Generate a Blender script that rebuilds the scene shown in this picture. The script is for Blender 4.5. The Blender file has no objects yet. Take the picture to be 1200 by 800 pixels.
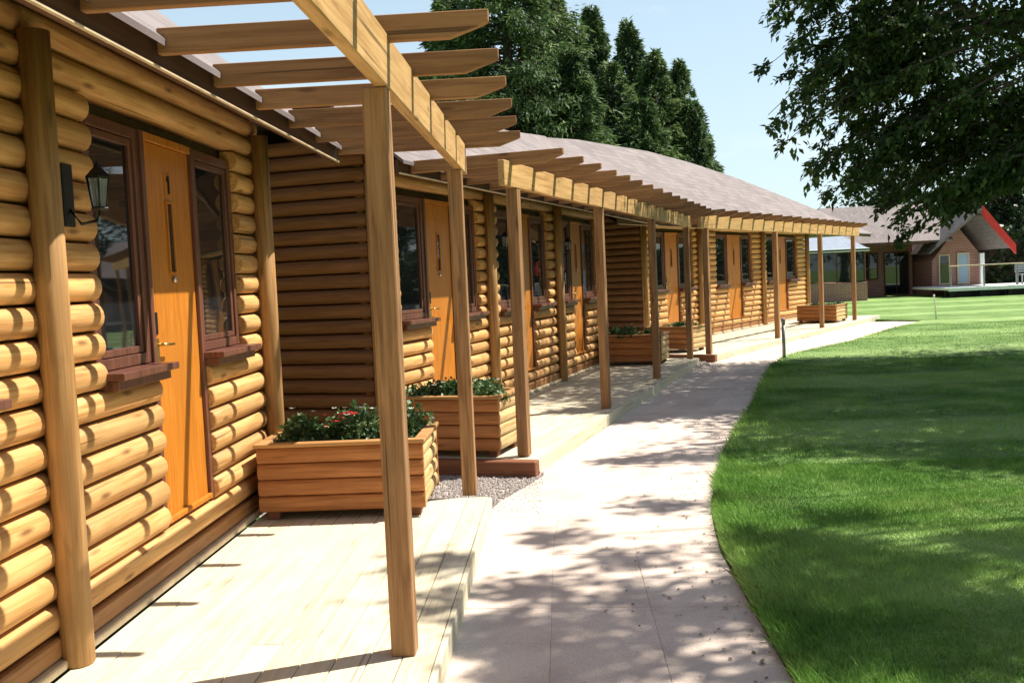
import bpy, bmesh, math, random
import numpy as np
from mathutils import Matrix, Vector
random.seed(7); rng = np.random.default_rng(11)
S = bpy.context.scene
COL = S.collection
R = math.radians
# ---------------------------------------------------------------- camera
F, CX, CY = 1170., 600., 400.
_n = np.array([.045, 1, 72.5/F]); _D = _n/np.linalg.norm(_n)
_Y = np.array([55, -75, F]); _Y = _Y/np.linalg.norm(_Y); _Y = _Y-_D*(_Y@_D); _Y /= np.linalg.norm(_Y)
_Z = -_D; _X = np.cross(_Y, _Z); RW = np.stack([_X, _Y, _Z]); CAMP = np.array([0, 0, 1.65])
def gy(x, y, Yd):
    d = RW@np.array([x-CX, y-CY, F]); return CAMP+d*Yd/d[1]
cam = bpy.data.cameras.new('camera'); co = bpy.data.objects.new('camera', cam); COL.objects.link(co)
cr, cu, cf = RW@np.array([1, 0, 0]), RW@np.array([0, -1, 0]), RW@np.array([0, 0, 1])
M = Matrix([[cr[i], cu[i], -cf[i], CAMP[i]] for i in range(3)]+[[0, 0, 0, 1]])
co.matrix_world = M
cam.sensor_width = 36; cam.lens = 36*F/1200; cam.clip_end = 3000; cam.clip_start = .05
S.camera = co
# ---------------------------------------------------------------- sky, sun, exposure
SUN_EL = 56.0; SUN_AZ = 22.0        # azimuth measured from +X towards +Y
W = bpy.data.worlds.new('World'); S.world = W; W.use_nodes = True
nt = W.node_tree; nt.nodes.clear()
out = nt.nodes.new('ShaderNodeOutputWorld'); bg = nt.nodes.new('ShaderNodeBackground')
sky = nt.nodes.new('ShaderNodeTexSky'); sky.sky_type = 'NISHITA'; sky.sun_disc = False
sky.sun_elevation = R(SUN_EL); sky.sun_rotation = R(90-SUN_AZ)
sky.air_density = 1.0; sky.dust_density = .9; sky.ozone_density = 1.0
bg.inputs['Strength'].default_value = .075
tc = nt.nodes.new('ShaderNodeTexCoord')
mp = nt.nodes.new('ShaderNodeMapping'); mp.inputs['Scale'].default_value = (2.2, 2.2, 6.5); mp.inputs['Location'].default_value = (1.3, .35, .2)
nz = nt.nodes.new('ShaderNodeTexNoise'); nz.inputs['Scale'].default_value = 1.6; nz.inputs['Detail'].default_value = 7; nz.inputs['Roughness'].default_value = .55
rp = nt.nodes.new('ShaderNodeValToRGB'); rp.color_ramp.elements[0].position = .56; rp.color_ramp.elements[1].position = .76
mx = nt.nodes.new('ShaderNodeMix'); mx.data_type = 'RGBA'
mx.inputs[7].default_value = (7.4, 8.0, 8.3, 1)
nt.links.new(tc.outputs['Generated'], mp.inputs['Vector']); nt.links.new(mp.outputs[0], nz.inputs['Vector'])
nt.links.new(nz.outputs['Fac'], rp.inputs['Fac']); nt.links.new(rp.outputs['Color'], mx.inputs[0])
# summer haze: the sky whitens towards the horizon, all round
sx = nt.nodes.new('ShaderNodeSeparateXYZ'); nt.links.new(tc.outputs['Generated'], sx.inputs[0])
hr = nt.nodes.new('ShaderNodeValToRGB'); he = hr.color_ramp.elements; he[0].position = 0; he[0].color = (.7, .7, .7, 1); he[1].position = .7; he[1].color = (.04, .04, .04, 1)
h2 = he.new(.25); h2.color = (.5, .5, .5, 1); nt.links.new(sx.outputs[2], hr.inputs[0])
hm = nt.nodes.new('ShaderNodeMix'); hm.data_type = 'RGBA'; hm.inputs[7].default_value = (5.9, 7.5, 8.1, 1)
nt.links.new(hr.outputs[0], hm.inputs[0]); nt.links.new(sky.outputs[0], hm.inputs[6]); nt.links.new(hm.outputs[2], mx.inputs[6]); nt.links.new(mx.outputs[2], bg.inputs['Color']); nt.links.new(bg.outputs[0], out.inputs[0])
sl = bpy.data.lights.new('sun', 'SUN'); sl.energy = 5.0; sl.angle = R(.53); sl.color = (1, .94, .85)
so = bpy.data.objects.new('sun', sl); COL.objects.link(so)
sd = Vector((math.cos(R(SUN_AZ))*math.cos(R(SUN_EL)), math.sin(R(SUN_AZ))*math.cos(R(SUN_EL)), math.sin(R(SUN_EL))))
so.rotation_euler = sd.to_track_quat('Z', 'Y').to_euler(); so.location = (10, 0, 20)
S.view_settings.view_transform = 'Standard'; S.view_settings.look = 'None'
S.view_settings.exposure = .92; S.view_settings.gamma = 1
S.render.engine = 'CYCLES'

# ---------------------------------------------------------------- materials
MT = {}
def newmat(name):
    m = bpy.data.materials.new(name); m.use_nodes = True; MT[name] = m
    return m, m.node_tree, m.node_tree.nodes['Principled BSDF']
def N(t, typ, **kw):
    n = t.nodes.new(typ)
    for k, v in kw.items():
        if k in n.inputs: n.inputs[k].default_value = v
        else: setattr(n, k, v)
    return n
def ramp(t, fac, stops):
    r = t.nodes.new('ShaderNodeValToRGB'); e = r.color_ramp.elements
    while len(e) < len(stops): e.new(.5)
    for i, (p, c) in enumerate(stops):
        e[i].position = p; e[i].color = (*c, 1)
    t.links.new(fac, r.inputs['Fac']); return r.outputs['Color']
def mixc(t, fac, a, b, mode='MIX'):
    m = t.nodes.new('ShaderNodeMix'); m.data_type = 'RGBA'; m.blend_type = mode
    if isinstance(fac, float): m.inputs[0].default_value = fac
    else: t.links.new(fac, m.inputs[0])
    for i, v in ((6, a), (7, b)):
        if isinstance(v, tuple): m.inputs[i].default_value = (*v, 1)
        else: t.links.new(v, m.inputs[i])
    return m.outputs[2]
def bump(t, bsdf, h, strength, dist=.01):
    b = t.nodes.new('ShaderNodeBump'); b.inputs['Strength'].default_value = strength; b.inputs['Distance'].default_value = dist
    t.links.new(h, b.inputs['Height']); t.links.new(b.outputs[0], bsdf.inputs['Normal'])
def wood(name, light, dark, axis='Y', rough=.6, knots=.5, var=.35, grain=26., weather=None, spec=.3):
    """grain runs along the given object axis; each piece gets its own offset and tint"""
    m, t, b = newmat(name)
    tc = N(t, 'ShaderNodeTexCoord'); oi = N(t, 'ShaderNodeObjectInfo')
    off = N(t, 'ShaderNodeVectorMath', operation='MULTIPLY'); off.inputs[1].default_value = (37, 53, 71)
    cmb = N(t, 'ShaderNodeCombineXYZ')
    for i in range(3): t.links.new(oi.outputs['Random'], cmb.inputs[i])
    t.links.new(cmb.outputs[0], off.inputs[0])
    add = N(t, 'ShaderNodeVectorMath', operation='ADD')
    t.links.new(tc.outputs['Object'], add.inputs[0]); t.links.new(off.outputs[0], add.inputs[1])
    sc = {'X': (1.2, grain, grain), 'Y': (grain, 1.2, grain), 'Z': (grain, grain, 1.2)}[axis]
    mp = N(t, 'ShaderNodeMapping'); mp.inputs['Scale'].default_value = sc; t.links.new(add.outputs[0], mp.inputs[0])
    n1 = N(t, 'ShaderNodeTexNoise', Scale=1.4, Detail=6., Roughness=.6, Distortion=.6); t.links.new(mp.outputs[0], n1.inputs['Vector'])
    c = ramp(t, n1.outputs['Fac'], [(.26, tuple(x*.62 for x in dark)), (.38, dark), (.60, light)])
    # broad patches
    n2 = N(t, 'ShaderNodeTexNoise', Scale=3.1, Detail=4.); t.links.new(add.outputs[0], n2.inputs['Vector'])
    c = mixc(t, ramp(t, n2.outputs['Fac'], [(.35, (0, 0, 0)), (.75, (.6, .6, .6))]), c, tuple(x*.72 for x in light))
    # knots
    sk = {'X': (2.2, 9, 9), 'Y': (9, 2.2, 9), 'Z': (9, 9, 2.2)}[axis]
    mk = N(t, 'ShaderNodeMapping'); mk.inputs['Scale'].default_value = sk; t.links.new(add.outputs[0], mk.inputs[0])
    v = N(t, 'ShaderNodeTexVoronoi', Scale=1.); t.links.new(mk.outputs[0], v.inputs['Vector'])
    kf = ramp(t, v.outputs['Distance'], [(.05, (knots,)*3), (.17, (0, 0, 0))])
    c = mixc(t, kf, c, tuple(x*.3 for x in dark))
    wv = N(t, 'ShaderNodeTexNoise', Scale=.9, Detail=2., Distortion=1.5); t.links.new(mk.outputs[0], wv.inputs['Vector'])
    c = mixc(t, ramp(t, wv.outputs['Fac'], [(.56, (0, 0, 0)), (.74, (.45, .45, .45))]), c, tuple(a*.55+b_*.2 for a, b_ in zip(dark, light)))
    ck = {'X': (1.1, 75, 75), 'Y': (75, 1.1, 75), 'Z': (75, 75, 1.1)}[axis]
    mc = N(t, 'ShaderNodeMapping'); mc.inputs['Scale'].default_value = ck; t.links.new(add.outputs[0], mc.inputs[0])
    nc = N(t, 'ShaderNodeTexNoise', Scale=.55, Detail=1.); t.links.new(mc.outputs[0], nc.inputs['Vector'])
    c = mixc(t, ramp(t, nc.outputs['Fac'], [(.70, (0, 0, 0)), (.76, (.75*(knots > .3),)*3)]), c, tuple(x*.25 for x in dark))
    if weather:
        n3 = N(t, 'ShaderNodeTexNoise', Scale=1.3, Detail=5.); t.links.new(add.outputs[0], n3.inputs['Vector'])
        c = mixc(t, ramp(t, n3.outputs['Fac'], [(.42, (0, 0, 0)), (.7, (.8, .8, .8))]), c, weather)
    hs = N(t, 'ShaderNodeHueSaturation'); t.links.new(c, hs.inputs['Color'])
    mr = N(t, 'ShaderNodeMapRange'); mr.inputs['To Min'].default_value = 1-var/2; mr.inputs['To Max'].default_value = 1+var/2
    t.links.new(oi.outputs['Random'], mr.inputs['Value']); t.links.new(mr.outputs[0], hs.inputs['Value'])
    t.links.new(hs.outputs[0], b.inputs['Base Color'])
    b.inputs['Roughness'].default_value = rough; b.inputs['Specular IOR Level'].default_value = spec
    bump(t, b, n1.outputs['Fac'], .35, .004)
    return m
def plain(name, c, rough=.6, metal=0., noise=.25, scale=8., bmp=0., spec=.4):
    m, t, b = newmat(name)
    tc = N(t, 'ShaderNodeTexCoord'); n = N(t, 'ShaderNodeTexNoise', Scale=scale, Detail=6.)
    t.links.new(tc.outputs['Object'], n.inputs['Vector'])
    c2 = ramp(t, n.outputs['Fac'], [(.3, tuple(x*(1-noise) for x in c)), (.7, tuple(min(1, x*(1+noise*.5)) for x in c))])
    t.links.new(c2, b.inputs['Base Color'])
    b.inputs['Roughness'].default_value = rough; b.inputs['Metallic'].default_value = metal; b.inputs['Specular IOR Level'].default_value = spec
    if bmp: bump(t, b, n.outputs['Fac'], bmp, .01)
    return m
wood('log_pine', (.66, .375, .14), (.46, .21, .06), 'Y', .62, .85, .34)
wood('round_post', (.46, .26, .10), (.29, .145, .045), 'Z', .6, .6, .2)
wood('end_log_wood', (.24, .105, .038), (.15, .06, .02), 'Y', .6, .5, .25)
wood('square_post', (.41, .225, .10), (.20, .10, .04), 'Z', .65, .7, .2)
wood('beam_wood', (.62, .385, .155), (.42, .23, .075), 'Y', .6, .6, .2)
wood('rafter_wood', (.36, .185, .075), (.22, .10, .036), 'X', .65, .7, .3)
wood('deck_wood', (.66, .595, .42), (.52, .44, .29), 'Y', .7, .45, .12, grain=34, weather=(.56, .53, .42))
wood('planter_wood', (.50, .21, .07), (.32, .12, .036), 'X', .6, .6, .22)
wood('planter_rim', (.50, .27, .10), (.36, .17, .055), 'X', .6, .6, .2)
wood('planter_side', (.62, .46, .22), (.42, .24, .08), 'Y', .6, .6, .22)
wood('door_oak', (.58, .205, .022), (.40, .13, .013), 'Z', .35, .1, .06, grain=40, spec=.45)
wood('frame_mahogany', (.17, .065, .04), (.09, .034, .022), 'Z', .35, .1, .1, spec=.5)
wood('skirt_wood', (.36, .17, .06), (.26, .11, .035), 'Y', .6, .5, .25)
wood('sleeper_wood', (.26, .10, .05), (.15, .06, .03), 'X', .7, .5, .2)
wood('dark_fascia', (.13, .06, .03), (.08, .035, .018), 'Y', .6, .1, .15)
plain('trim_light', (.62, .48, .30), .6)
plain('wall_core', (.10, .055, .025), .8)
plain('brass', (.72, .52, .20), .3, 1.)
plain('chrome', (.6, .6, .6), .25, 1.)
plain('black_metal', (.012, .012, .012), .4, .3)
plain('soil', (.035, .022, .014), .95, bmp=.8, scale=30)
plain('galvanised', (.32, .33, .34), .45, .7)
plain('white_paint', (.80, .80, .78), .5, noise=.08)
plain('red_paint', (.62, .035, .03), .5, noise=.15)
plain('soffit', (.25, .22, .19), .7)
plain('paving_joint', (.48, .42, .36), .9)
plain('gravel_stone', (.36, .31, .28), .9, noise=.5, scale=40)
plain('grey_furniture', (.34, .35, .36), .6)
plain('bark', (.07, .05, .035), .9, noise=.5, scale=12, bmp=1.)
plain('pale_roof', (.27, .31, .36), .4)
plain('curtain', (.35, .33, .30), .9)
# lantern glass / window glass
m, t, b = newmat('window_glass')
b.inputs['Base Color'].default_value = (.012, .014, .016, 1); b.inputs['Roughness'].default_value = .025
b.inputs['Specular IOR Level'].default_value = .8
tc = N(t, 'ShaderNodeTexCoord'); n = N(t, 'ShaderNodeTexNoise', Scale=1.5); t.links.new(tc.outputs['Object'], n.inputs['Vector']); bump(t, b, n.outputs['Fac'], .06, .02)
m, t, b = newmat('blue_glass')
b.inputs['Base Color'].default_value = (.30, .42, .55, 1); b.inputs['Roughness'].default_value = .1
m, t, b = newmat('lantern_glass')
b.inputs['Base Color'].default_value = (.5, .54, .54, 1); b.inputs['Roughness'].default_value = .1; b.inputs['Transmission Weight'].default_value = .8
# roof shingles
m, t, b = newmat('roof_shingle')
tc = N(t, 'ShaderNodeTexCoord'); sp = N(t, 'ShaderNodeSeparateXYZ'); t.links.new(tc.outputs['Object'], sp.inputs[0])
cb = N(t, 'ShaderNodeCombineXYZ'); t.links.new(sp.outputs[1], cb.inputs[0]); t.links.new(sp.outputs[0], cb.inputs[1])
br = N(t, 'ShaderNodeTexBrick', Scale=1.); t.links.new(cb.outputs[0], br.inputs['Vector'])
br.inputs['Color1'].default_value = (.235, .20, .19, 1); br.inputs['Color2'].default_value = (.165, .14, .135, 1); br.inputs['Mortar'].default_value = (.13, .10, .095, 1)
br.inputs['Brick Width'].default_value = .30; br.inputs['Row Height'].default_value = .14; br.inputs['Mortar Size'].default_value = .008
n = N(t, 'ShaderNodeTexNoise', Scale=120., Detail=3.); t.links.new(tc.outputs['Object'], n.inputs['Vector'])
n2 = N(t, 'ShaderNodeTexNoise', Scale=.9, Detail=5.); t.links.new(tc.outputs['Object'], n2.inputs['Vector'])
c = mixc(t, .5, br.outputs['Color'], ramp(t, n.outputs['Fac'], [(.3, (.55, .55, .55)), (.7, (1.35, 1.3, 1.3))]), 'MULTIPLY')
c = mixc(t, ramp(t, n2.outputs['Fac'], [(.4, (0, 0, 0)), (.7, (.5, .5, .5))]), c, (.25, .215, .205))
t.links.new(c, b.inputs['Base Color']); b.inputs['Roughness'].default_value = .9
bump(t, b, br.outputs['Fac'], -.5, .01)
# brick
m, t, b = newmat('red_brick')
tc = N(t, 'ShaderNodeTexCoord'); sp = N(t, 'ShaderNodeSeparateXYZ'); t.links.new(tc.outputs['Object'], sp.inputs[0])
sm = N(t, 'ShaderNodeMath', operation='ADD'); t.links.new(sp.outputs[0], sm.inputs[0]); t.links.new(sp.outputs[1], sm.inputs[1])
cb = N(t, 'ShaderNodeCombineXYZ'); t.links.new(sm.outputs[0], cb.inputs[0]); t.links.new(sp.outputs[2], cb.inputs[1])
br = N(t, 'ShaderNodeTexBrick', Scale=1.); t.links.new(cb.outputs[0], br.inputs['Vector'])
br.inputs['Color1'].default_value = (.36, .15, .11, 1); br.inputs['Color2'].default_value = (.28, .11, .08, 1); br.inputs['Mortar'].default_value = (.42, .34, .30, 1)
br.inputs['Brick Width'].default_value = .225; br.inputs['Row Height'].default_value = .075; br.inputs['Mortar Size'].default_value = .008
t.links.new(br.outputs['Color'], b.inputs['Base Color']); b.inputs['Roughness'].default_value = .9
# paving
m, t, b = newmat('paving')
tc = N(t, 'ShaderNodeTexCoord'); oi = N(t, 'ShaderNodeObjectInfo'); ge = N(t, 'ShaderNodeNewGeometry')
n = N(t, 'ShaderNodeTexNoise', Scale=2.2, Detail=8., Roughness=.65); t.links.new(ge.outputs['Position'], n.inputs['Vector'])
n2 = N(t, 'ShaderNodeTexNoise', Scale=90., Detail=3.); t.links.new(ge.outputs['Position'], n2.inputs['Vector'])
c = ramp(t, n.outputs['Fac'], [(.3, (.50, .40, .33)), (.5, (.66, .54, .445)), (.75, (.70, .60, .50))])
c = mixc(t, .35, c, ramp(t, n2.outputs['Fac'], [(.3, (.5, .48, .46)), (.62, (1.15, 1.15, 1.15))]), 'MULTIPLY')
n4 = N(t, 'ShaderNodeTexNoise', Scale=.7, Detail=9., Roughness=.72); t.links.new(ge.outputs['Position'], n4.inputs['Vector'])
c = mixc(t, ramp(t, n4.outputs['Fac'], [(.5, (0, 0, 0)), (.68, (.55, .55, .55))]), c, (.42, .35, .29))
hs = N(t, 'ShaderNodeHueSaturation'); t.links.new(c, hs.inputs['Color'])
mr = N(t, 'ShaderNodeMapRange'); mr.inputs['To Min'].default_value = .9; mr.inputs['To Max'].default_value = 1.08
t.links.new(oi.outputs['Random'], mr.inputs['Value']); t.links.new(mr.outputs[0], hs.inputs['Value']); t.links.new(hs.outputs[0], b.inputs['Base Color'])
b.inputs['Roughness'].default_value = .85; bump(t, b, n2.outputs['Fac'], .25, .004)
# grass ground + blades
def grassmat(name, cs, transl):
    m, t, b = newmat(name)
    ge = N(t, 'ShaderNodeNewGeometry'); n = N(t, 'ShaderNodeTexNoise', Scale=1.1, Detail=8., Roughness=.7); t.links.new(ge.outputs['Position'], n.inputs['Vector'])
    n2 = N(t, 'ShaderNodeTexNoise', Scale=60., Detail=4., Roughness=.7); t.links.new(ge.outputs['Position'], n2.inputs['Vector'])
    ad = N(t, 'ShaderNodeMath', operation='MULTIPLY_ADD'); t.links.new(n2.outputs['Fac'], ad.inputs[0]); ad.inputs[1].default_value = .6; 
    t.links.new(n.outputs['Fac'], ad.inputs[2])
    c = ramp(t, ad.outputs[0], [(.55, cs[0]), (.82, cs[1]), (1.05, cs[2])])
    n5 = N(t, 'ShaderNodeTexNoise', Scale=.8, Detail=9., Roughness=.75); t.links.new(ge.outputs['Position'], n5.inputs['Vector'])
    c = mixc(t, ramp(t, n5.outputs['Fac'], [(.52, (0, 0, 0)), (.72, (.4, .4, .4))]), c, (.30, .34, .11))
    c = mixc(t, ramp(t, n5.outputs['Fac'], [(.34, (.5, .5, .5)), (.46, (0, 0, 0))]), c, tuple(x*.8 for x in cs[0]))
    sp = N(t, 'ShaderNodeSeparateXYZ'); t.links.new(ge.outputs['Position'], sp.inputs[0])
    w = N(t, 'ShaderNodeMath', operation='SINE'); mm = N(t, 'ShaderNodeMath', operation='MULTIPLY'); mm.inputs[1].default_value = 1.45
    t.links.new(sp.outputs[1], mm.inputs[0]); t.links.new(mm.outputs[0], w.inputs[0])
    c = mixc(t, ramp(t, w.outputs[0], [(.35, (0, 0, 0)), (.65, (.35, .35, .35))]), c, tuple(x*1.4 for x in cs[2]))
    t.links.new(c, b.inputs['Base Color']); b.inputs['Roughness'].default_value = .7; b.inputs['Specular IOR Level'].default_value = .15
    if transl:
        tr = N(t, 'ShaderNodeBsdfTranslucent'); t.links.new(c, tr.inputs['Color'])
        ms = N(t, 'ShaderNodeMixShader'); ms.inputs[0].default_value = transl
        t.links.new(b.outputs[0], ms.inputs[1]); t.links.new(tr.outputs[0], ms.inputs[2])
        t.links.new(ms.outputs[0], t.nodes['Material Output'].inputs['Surface'])
    else: bump(t, b, n2.outputs['Fac'], 1., .03)
grassmat('lawn_ground', ((.065, .135, .03), (.15, .265, .06), (.31, .42, .16)), 0)
grassmat('grass_blade', ((.07, .175, .032), (.20, .39, .075), (.42, .56, .17)), .15)
def leafmat(name, cs, transl=.25, scale=1.2, rough=.5):
    m, t, b = newmat(name)
    ge = N(t, 'ShaderNodeNewGeometry'); n = N(t, 'ShaderNodeTexNoise', Scale=scale, Detail=4.); t.links.new(ge.outputs['Position'], n.inputs['Vector'])
    r = N(t, 'ShaderNodeMath', operation='MULTIPLY_ADD'); t.links.new(ge.outputs['Random Per Island'], r.inputs[0]); r.inputs[1].default_value = .5
    t.links.new(n.outputs['Fac'], r.inputs[2])
    c = ramp(t, r.outputs[0], [(.4, cs[0]), (.75, cs[1]), (1., cs[2])])
    t.links.new(c, b.inputs['Base Color']); b.inputs['Roughness'].default_value = rough; b.inputs['Specular IOR Level'].default_value = .35
    tr = N(t, 'ShaderNodeBsdfTranslucent'); t.links.new(c, tr.inputs['Color'])
    ms = N(t, 'ShaderNodeMixShader'); ms.inputs[0].default_value = transl
    t.links.new(b.outputs[0], ms.inputs[1]); t.links.new(tr.outputs[0], ms.inputs[2]); t.links.new(ms.outputs[0], t.nodes['Material Output'].inputs['Surface'])
leafmat('tree_leaf', ((.022, .045, .012), (.05, .095, .02), (.11, .18, .035)), .35)
leafmat('conifer_needle', ((.025, .05, .02), (.065, .12, .038), (.19, .26, .08)), .25, .5, .7)
leafmat('far_leaf', ((.015, .032, .012), (.03, .055, .016), (.05, .09, .022)), .1, .5)
leafmat('bedding_leaf', ((.03, .065, .02), (.06, .13, .035), (.22, .30, .14)), .2, 14.)
leafmat('red_petal', ((.45, .02, .02), (.6, .04, .03), (.75, .10, .08)), .3, 30.)
leafmat('dry_leaf', ((.10, .06, .025), (.16, .10, .04), (.10, .13, .04)), .1, 5.)
leafmat('white_petal', ((.6, .6, .5), (.7, .72, .6), (.8, .8, .75)), .3, 30.)

# ---------------------------------------------------------------- object helpers
def link(o, parent=None, loc=(0, 0, 0), rot=(0, 0, 0)):
    COL.objects.link(o); o.location = loc; o.rotation_euler = rot
    if parent: o.parent = parent
    return o
def tag(o, label=None, cat=None, group=None, kind=None):
    for k, v in (('label', label), ('category', cat), ('group', group), ('kind', kind)):
        if v: o[k] = v
    return o
def thing(name, label, cat, loc=(0, 0, 0), rz=0, group=None):
    o = bpy.data.objects.new(name, None); link(o, None, loc, (0, 0, rz)); o.empty_display_size = .2
    return tag(o, label, cat, group)
def mesh_from(name, verts, faces, mat, smooth=False):
    me = bpy.data.meshes.new(name); me.from_pydata([tuple(v) for v in verts], [], faces); me.update()
    me.materials.append(MT[mat])
    if smooth: me.polygons.foreach_set('use_smooth', [True]*len(me.polygons))
    return me
CACHE = {}
def boxmesh(sx, sy, sz, mat, bev=.004):
    k = ('b', round(sx, 3), round(sy, 3), round(sz, 3), mat, bev)
    if k in CACHE: return CACHE[k]
    bm = bmesh.new(); bmesh.ops.create_cube(bm, size=1)
    for v in bm.verts: v.co.x *= sx; v.co.y *= sy; v.co.z *= sz
    if bev: bmesh.ops.bevel(bm, geom=list(bm.edges), offset=min(bev, .3*min(sx, sy, sz)), segments=1, affect='EDGES')
    me = bpy.data.meshes.new('box'); bm.to_mesh(me); bm.free(); me.materials.append(MT[mat]); CACHE[k] = me
    return me
def box(name, x0, x1, y0, y1, z0, z1, mat, parent=None, bev=.004, rot=(0, 0, 0)):
    o = bpy.data.objects.new(name, boxmesh(x1-x0, y1-y0, z1-z0, mat, bev))
    return link(o, parent, ((x0+x1)/2, (y0+y1)/2, (z0+z1)/2), rot)
def obj(name, me, parent=None, loc=(0, 0, 0), rot=(0, 0, 0)):
    return link(bpy.data.objects.new(name, me), parent, loc, rot)
def tubemesh(pts, rads, mat, seg=8, smooth=True, caps=True):
    vs, fs = [], []
    pts = [Vector(p) for p in pts]
    for i, p in enumerate(pts):
        d = (pts[min(i+1, len(pts)-1)]-pts[max(i-1, 0)]).normalized()
        a = d.orthogonal().normalized() if abs(d.z) < .9 else Vector((1, 0, 0)); a = (a-d*a.dot(d)).normalized(); b_ = d.cross(a)
        for k in range(seg):
            th = 2*math.pi*k/seg; vs.append(p+(a*math.cos(th)+b_*math.sin(th))*rads[i])
    for i in range(len(pts)-1):
        for k in range(seg):
            k2 = (k+1) % seg; fs.append((i*seg+k, i*seg+k2, (i+1)*seg+k2, (i+1)*seg+k))
    if caps: fs.append(tuple(range(seg-1, -1, -1))); fs.append(tuple(range((len(pts)-1)*seg, len(pts)*seg)))
    return vs, fs
def tubeobj(name, pts, rads, mat, parent=None, seg=10, smooth=True):
    vs, fs = tubemesh(pts, rads, mat, seg); return obj(name, mesh_from(name, vs, fs, mat, smooth), parent)
def bigmesh(name, V, nper, mat):
    """V: (n*nper,3) array, each nper vertices one face"""
    V = np.asarray(V, dtype=np.float32).reshape(-1, 3); nf = len(V)//nper
    me = bpy.data.meshes.new(name); me.vertices.add(len(V)); me.vertices.foreach_set('co', V.ravel())
    me.loops.add(len(V)); me.loops.foreach_set('vertex_index', np.arange(len(V), dtype=np.int32))
    me.polygons.add(nf); me.polygons.foreach_set('loop_start', np.arange(0, len(V), nper, dtype=np.int32))
    me.update(calc_edges=True); me.materials.append(MT[mat]); return me
def norm(a): return a/np.maximum(np.linalg.norm(a, axis=-1, keepdims=True), 1e-9)
def leaves(P, size, flat=.5, aspect=.5, dirs=None):
    """diamond leaves at points P, (n,4,3)"""
    n = len(P); d = rng.normal(size=(n, 3))
    if dirs is not None: d = d*.55+dirs
    d[:, 2] -= .25; d = norm(d)
    up = rng.normal(size=(n, 3))*(1-flat)+np.array([0, 0, 1])*flat; s = norm(np.cross(d, up))
    L = (size*rng.uniform(.6, 1.25, size=n))[:, None]
    nn = np.cross(d, s)
    a = P; c = P+d*L; m_ = P+d*L*.45-nn*L*.08
    return np.stack([a, m_+s*L*aspect*.5, c, m_-s*L*aspect*.5], 1)
# ---------------------------------------------------------------- ground, path, lawn
def poly(name, pts, z, mat, kind='structure', thick=0):
    bm = bmesh.new(); vs = [bm.verts.new((x, y, z)) for x, y in pts]; f = bm.faces.new(vs)
    if f.normal.z < 0: f.normal_flip()
    if thick:
        r = bmesh.ops.extrude_face_region(bm, geom=[f]); 
        for v in [g for g in r['geom'] if isinstance(g, bmesh.types.BMVert)]: v.co.z -= thick
    bmesh.ops.triangulate(bm, faces=bm.faces[:]); bmesh.ops.recalc_face_normals(bm, faces=bm.faces[:])
    me = bpy.data.meshes.new(name); bm.to_mesh(me); bm.free(); me.materials.append(MT[mat])
    o = obj(name, me)
    if kind: o['kind'] = kind
    return o
poly('ground', [(-700, -300), (900, -300), (900, 1200), (-700, 1200)], -.09, 'lawn_ground')
LEFT = [(-.60, .6), (-.60, 7.1), (-.25, 8.1), (.86, 12.4), (2.25, 17.4), (2.75, 18.1), (4.75, 22.1), (6.6, 25.3), (8.5, 28.5)]
RIGHT = [(.88, .6), (.88, 5.9), (1.0, 7.07), (1.44, 9.06), (2.19, 11.77), (3.49, 16.78), (4.11, 18.62), (6.24, 21.67), (9.9, 27.9)]
RIGHTN = [(.88, -2), (.88, 2), (.88, 4.), (.89, 5.2), (.92, 5.95), (.99, 6.6), (1.09, 7.3), (1.44, 9.06), (1.8, 10.4), (2.19, 11.77), (2.8, 14.2), (3.49, 16.78), (4.11, 18.62), (5.1, 20.1), (6.24, 21.67), (8., 24.8), (9.9, 27.9)]
poly('lawn', RIGHTN+[(9.4, 28.8), (8.8, 29.8), (8.0, 33), (7, 46), (40, 60), (300, 300), (300, -60), (.88, -60)], .03, 'lawn_ground', thick=.08)
poly('lawn_edge', [(x-.015, y) for x, y in RIGHTN]+[(x+.045, y-.01) for x, y in reversed(RIGHTN)], .026, 'soil', thick=.05)
pathbase = poly('path', [(-2.2, .4)]+RIGHT[:1]+RIGHT[1:]+[(9.4, 28.7), (6.0, 29.6), (-1, 17), (-2.2, 8)], -.012, 'paving_joint')
def polyat(P, t):
    P = np.array(P); s = np.r_[0, np.cumsum(np.linalg.norm(np.diff(P, axis=0), axis=1))]; u = t*s[-1]
    return np.array([np.interp(u, s, P[:, 0]), np.interp(u, s, P[:, 1])])
rows = 62; cols = 3
Lp = [polyat(LEFT, i/rows) for i in range(rows+1)]; Rp = [polyat(RIGHT, i/rows) for i in range(rows+1)]
for i in range(rows):
    for j in range(cols):
        q = [Lp[i]*(1-j/cols)+Rp[i]*j/cols, Lp[i]*(1-(j+1)/cols)+Rp[i]*(j+1)/cols, Lp[i+1]*(1-(j+1)/cols)+Rp[i+1]*(j+1)/cols, Lp[i+1]*(1-j/cols)+Rp[i+1]*j/cols]
        c = sum(q)/4; q = [p+(c-p)/np.linalg.norm(c-p)*.0012 for p in q]
        h = random.uniform(-.0015, .0015)
        top = [(*(p-c), .0+h+random.uniform(-.0008, .0008)) for p in q]; mid = [(*((p-c)*1.004), -.004+h) for p in q]; bot = [(*((p-c)*1.004), -.04) for p in q]
        top = [(x*.993, y*.993, z) for x, y, z in top]
        fs = [(0, 1, 2, 3)]+[(a+4*k, a+4+4*k, (a+1) % 4+4+4*k, (a+1) % 4+4*k) for k in range(2) for a in range(4)]
        obj('paving_slab', mesh_from('paving_slab', top+mid+bot, fs, 'paving'), pathbase, (c[0], c[1], 0))
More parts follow.
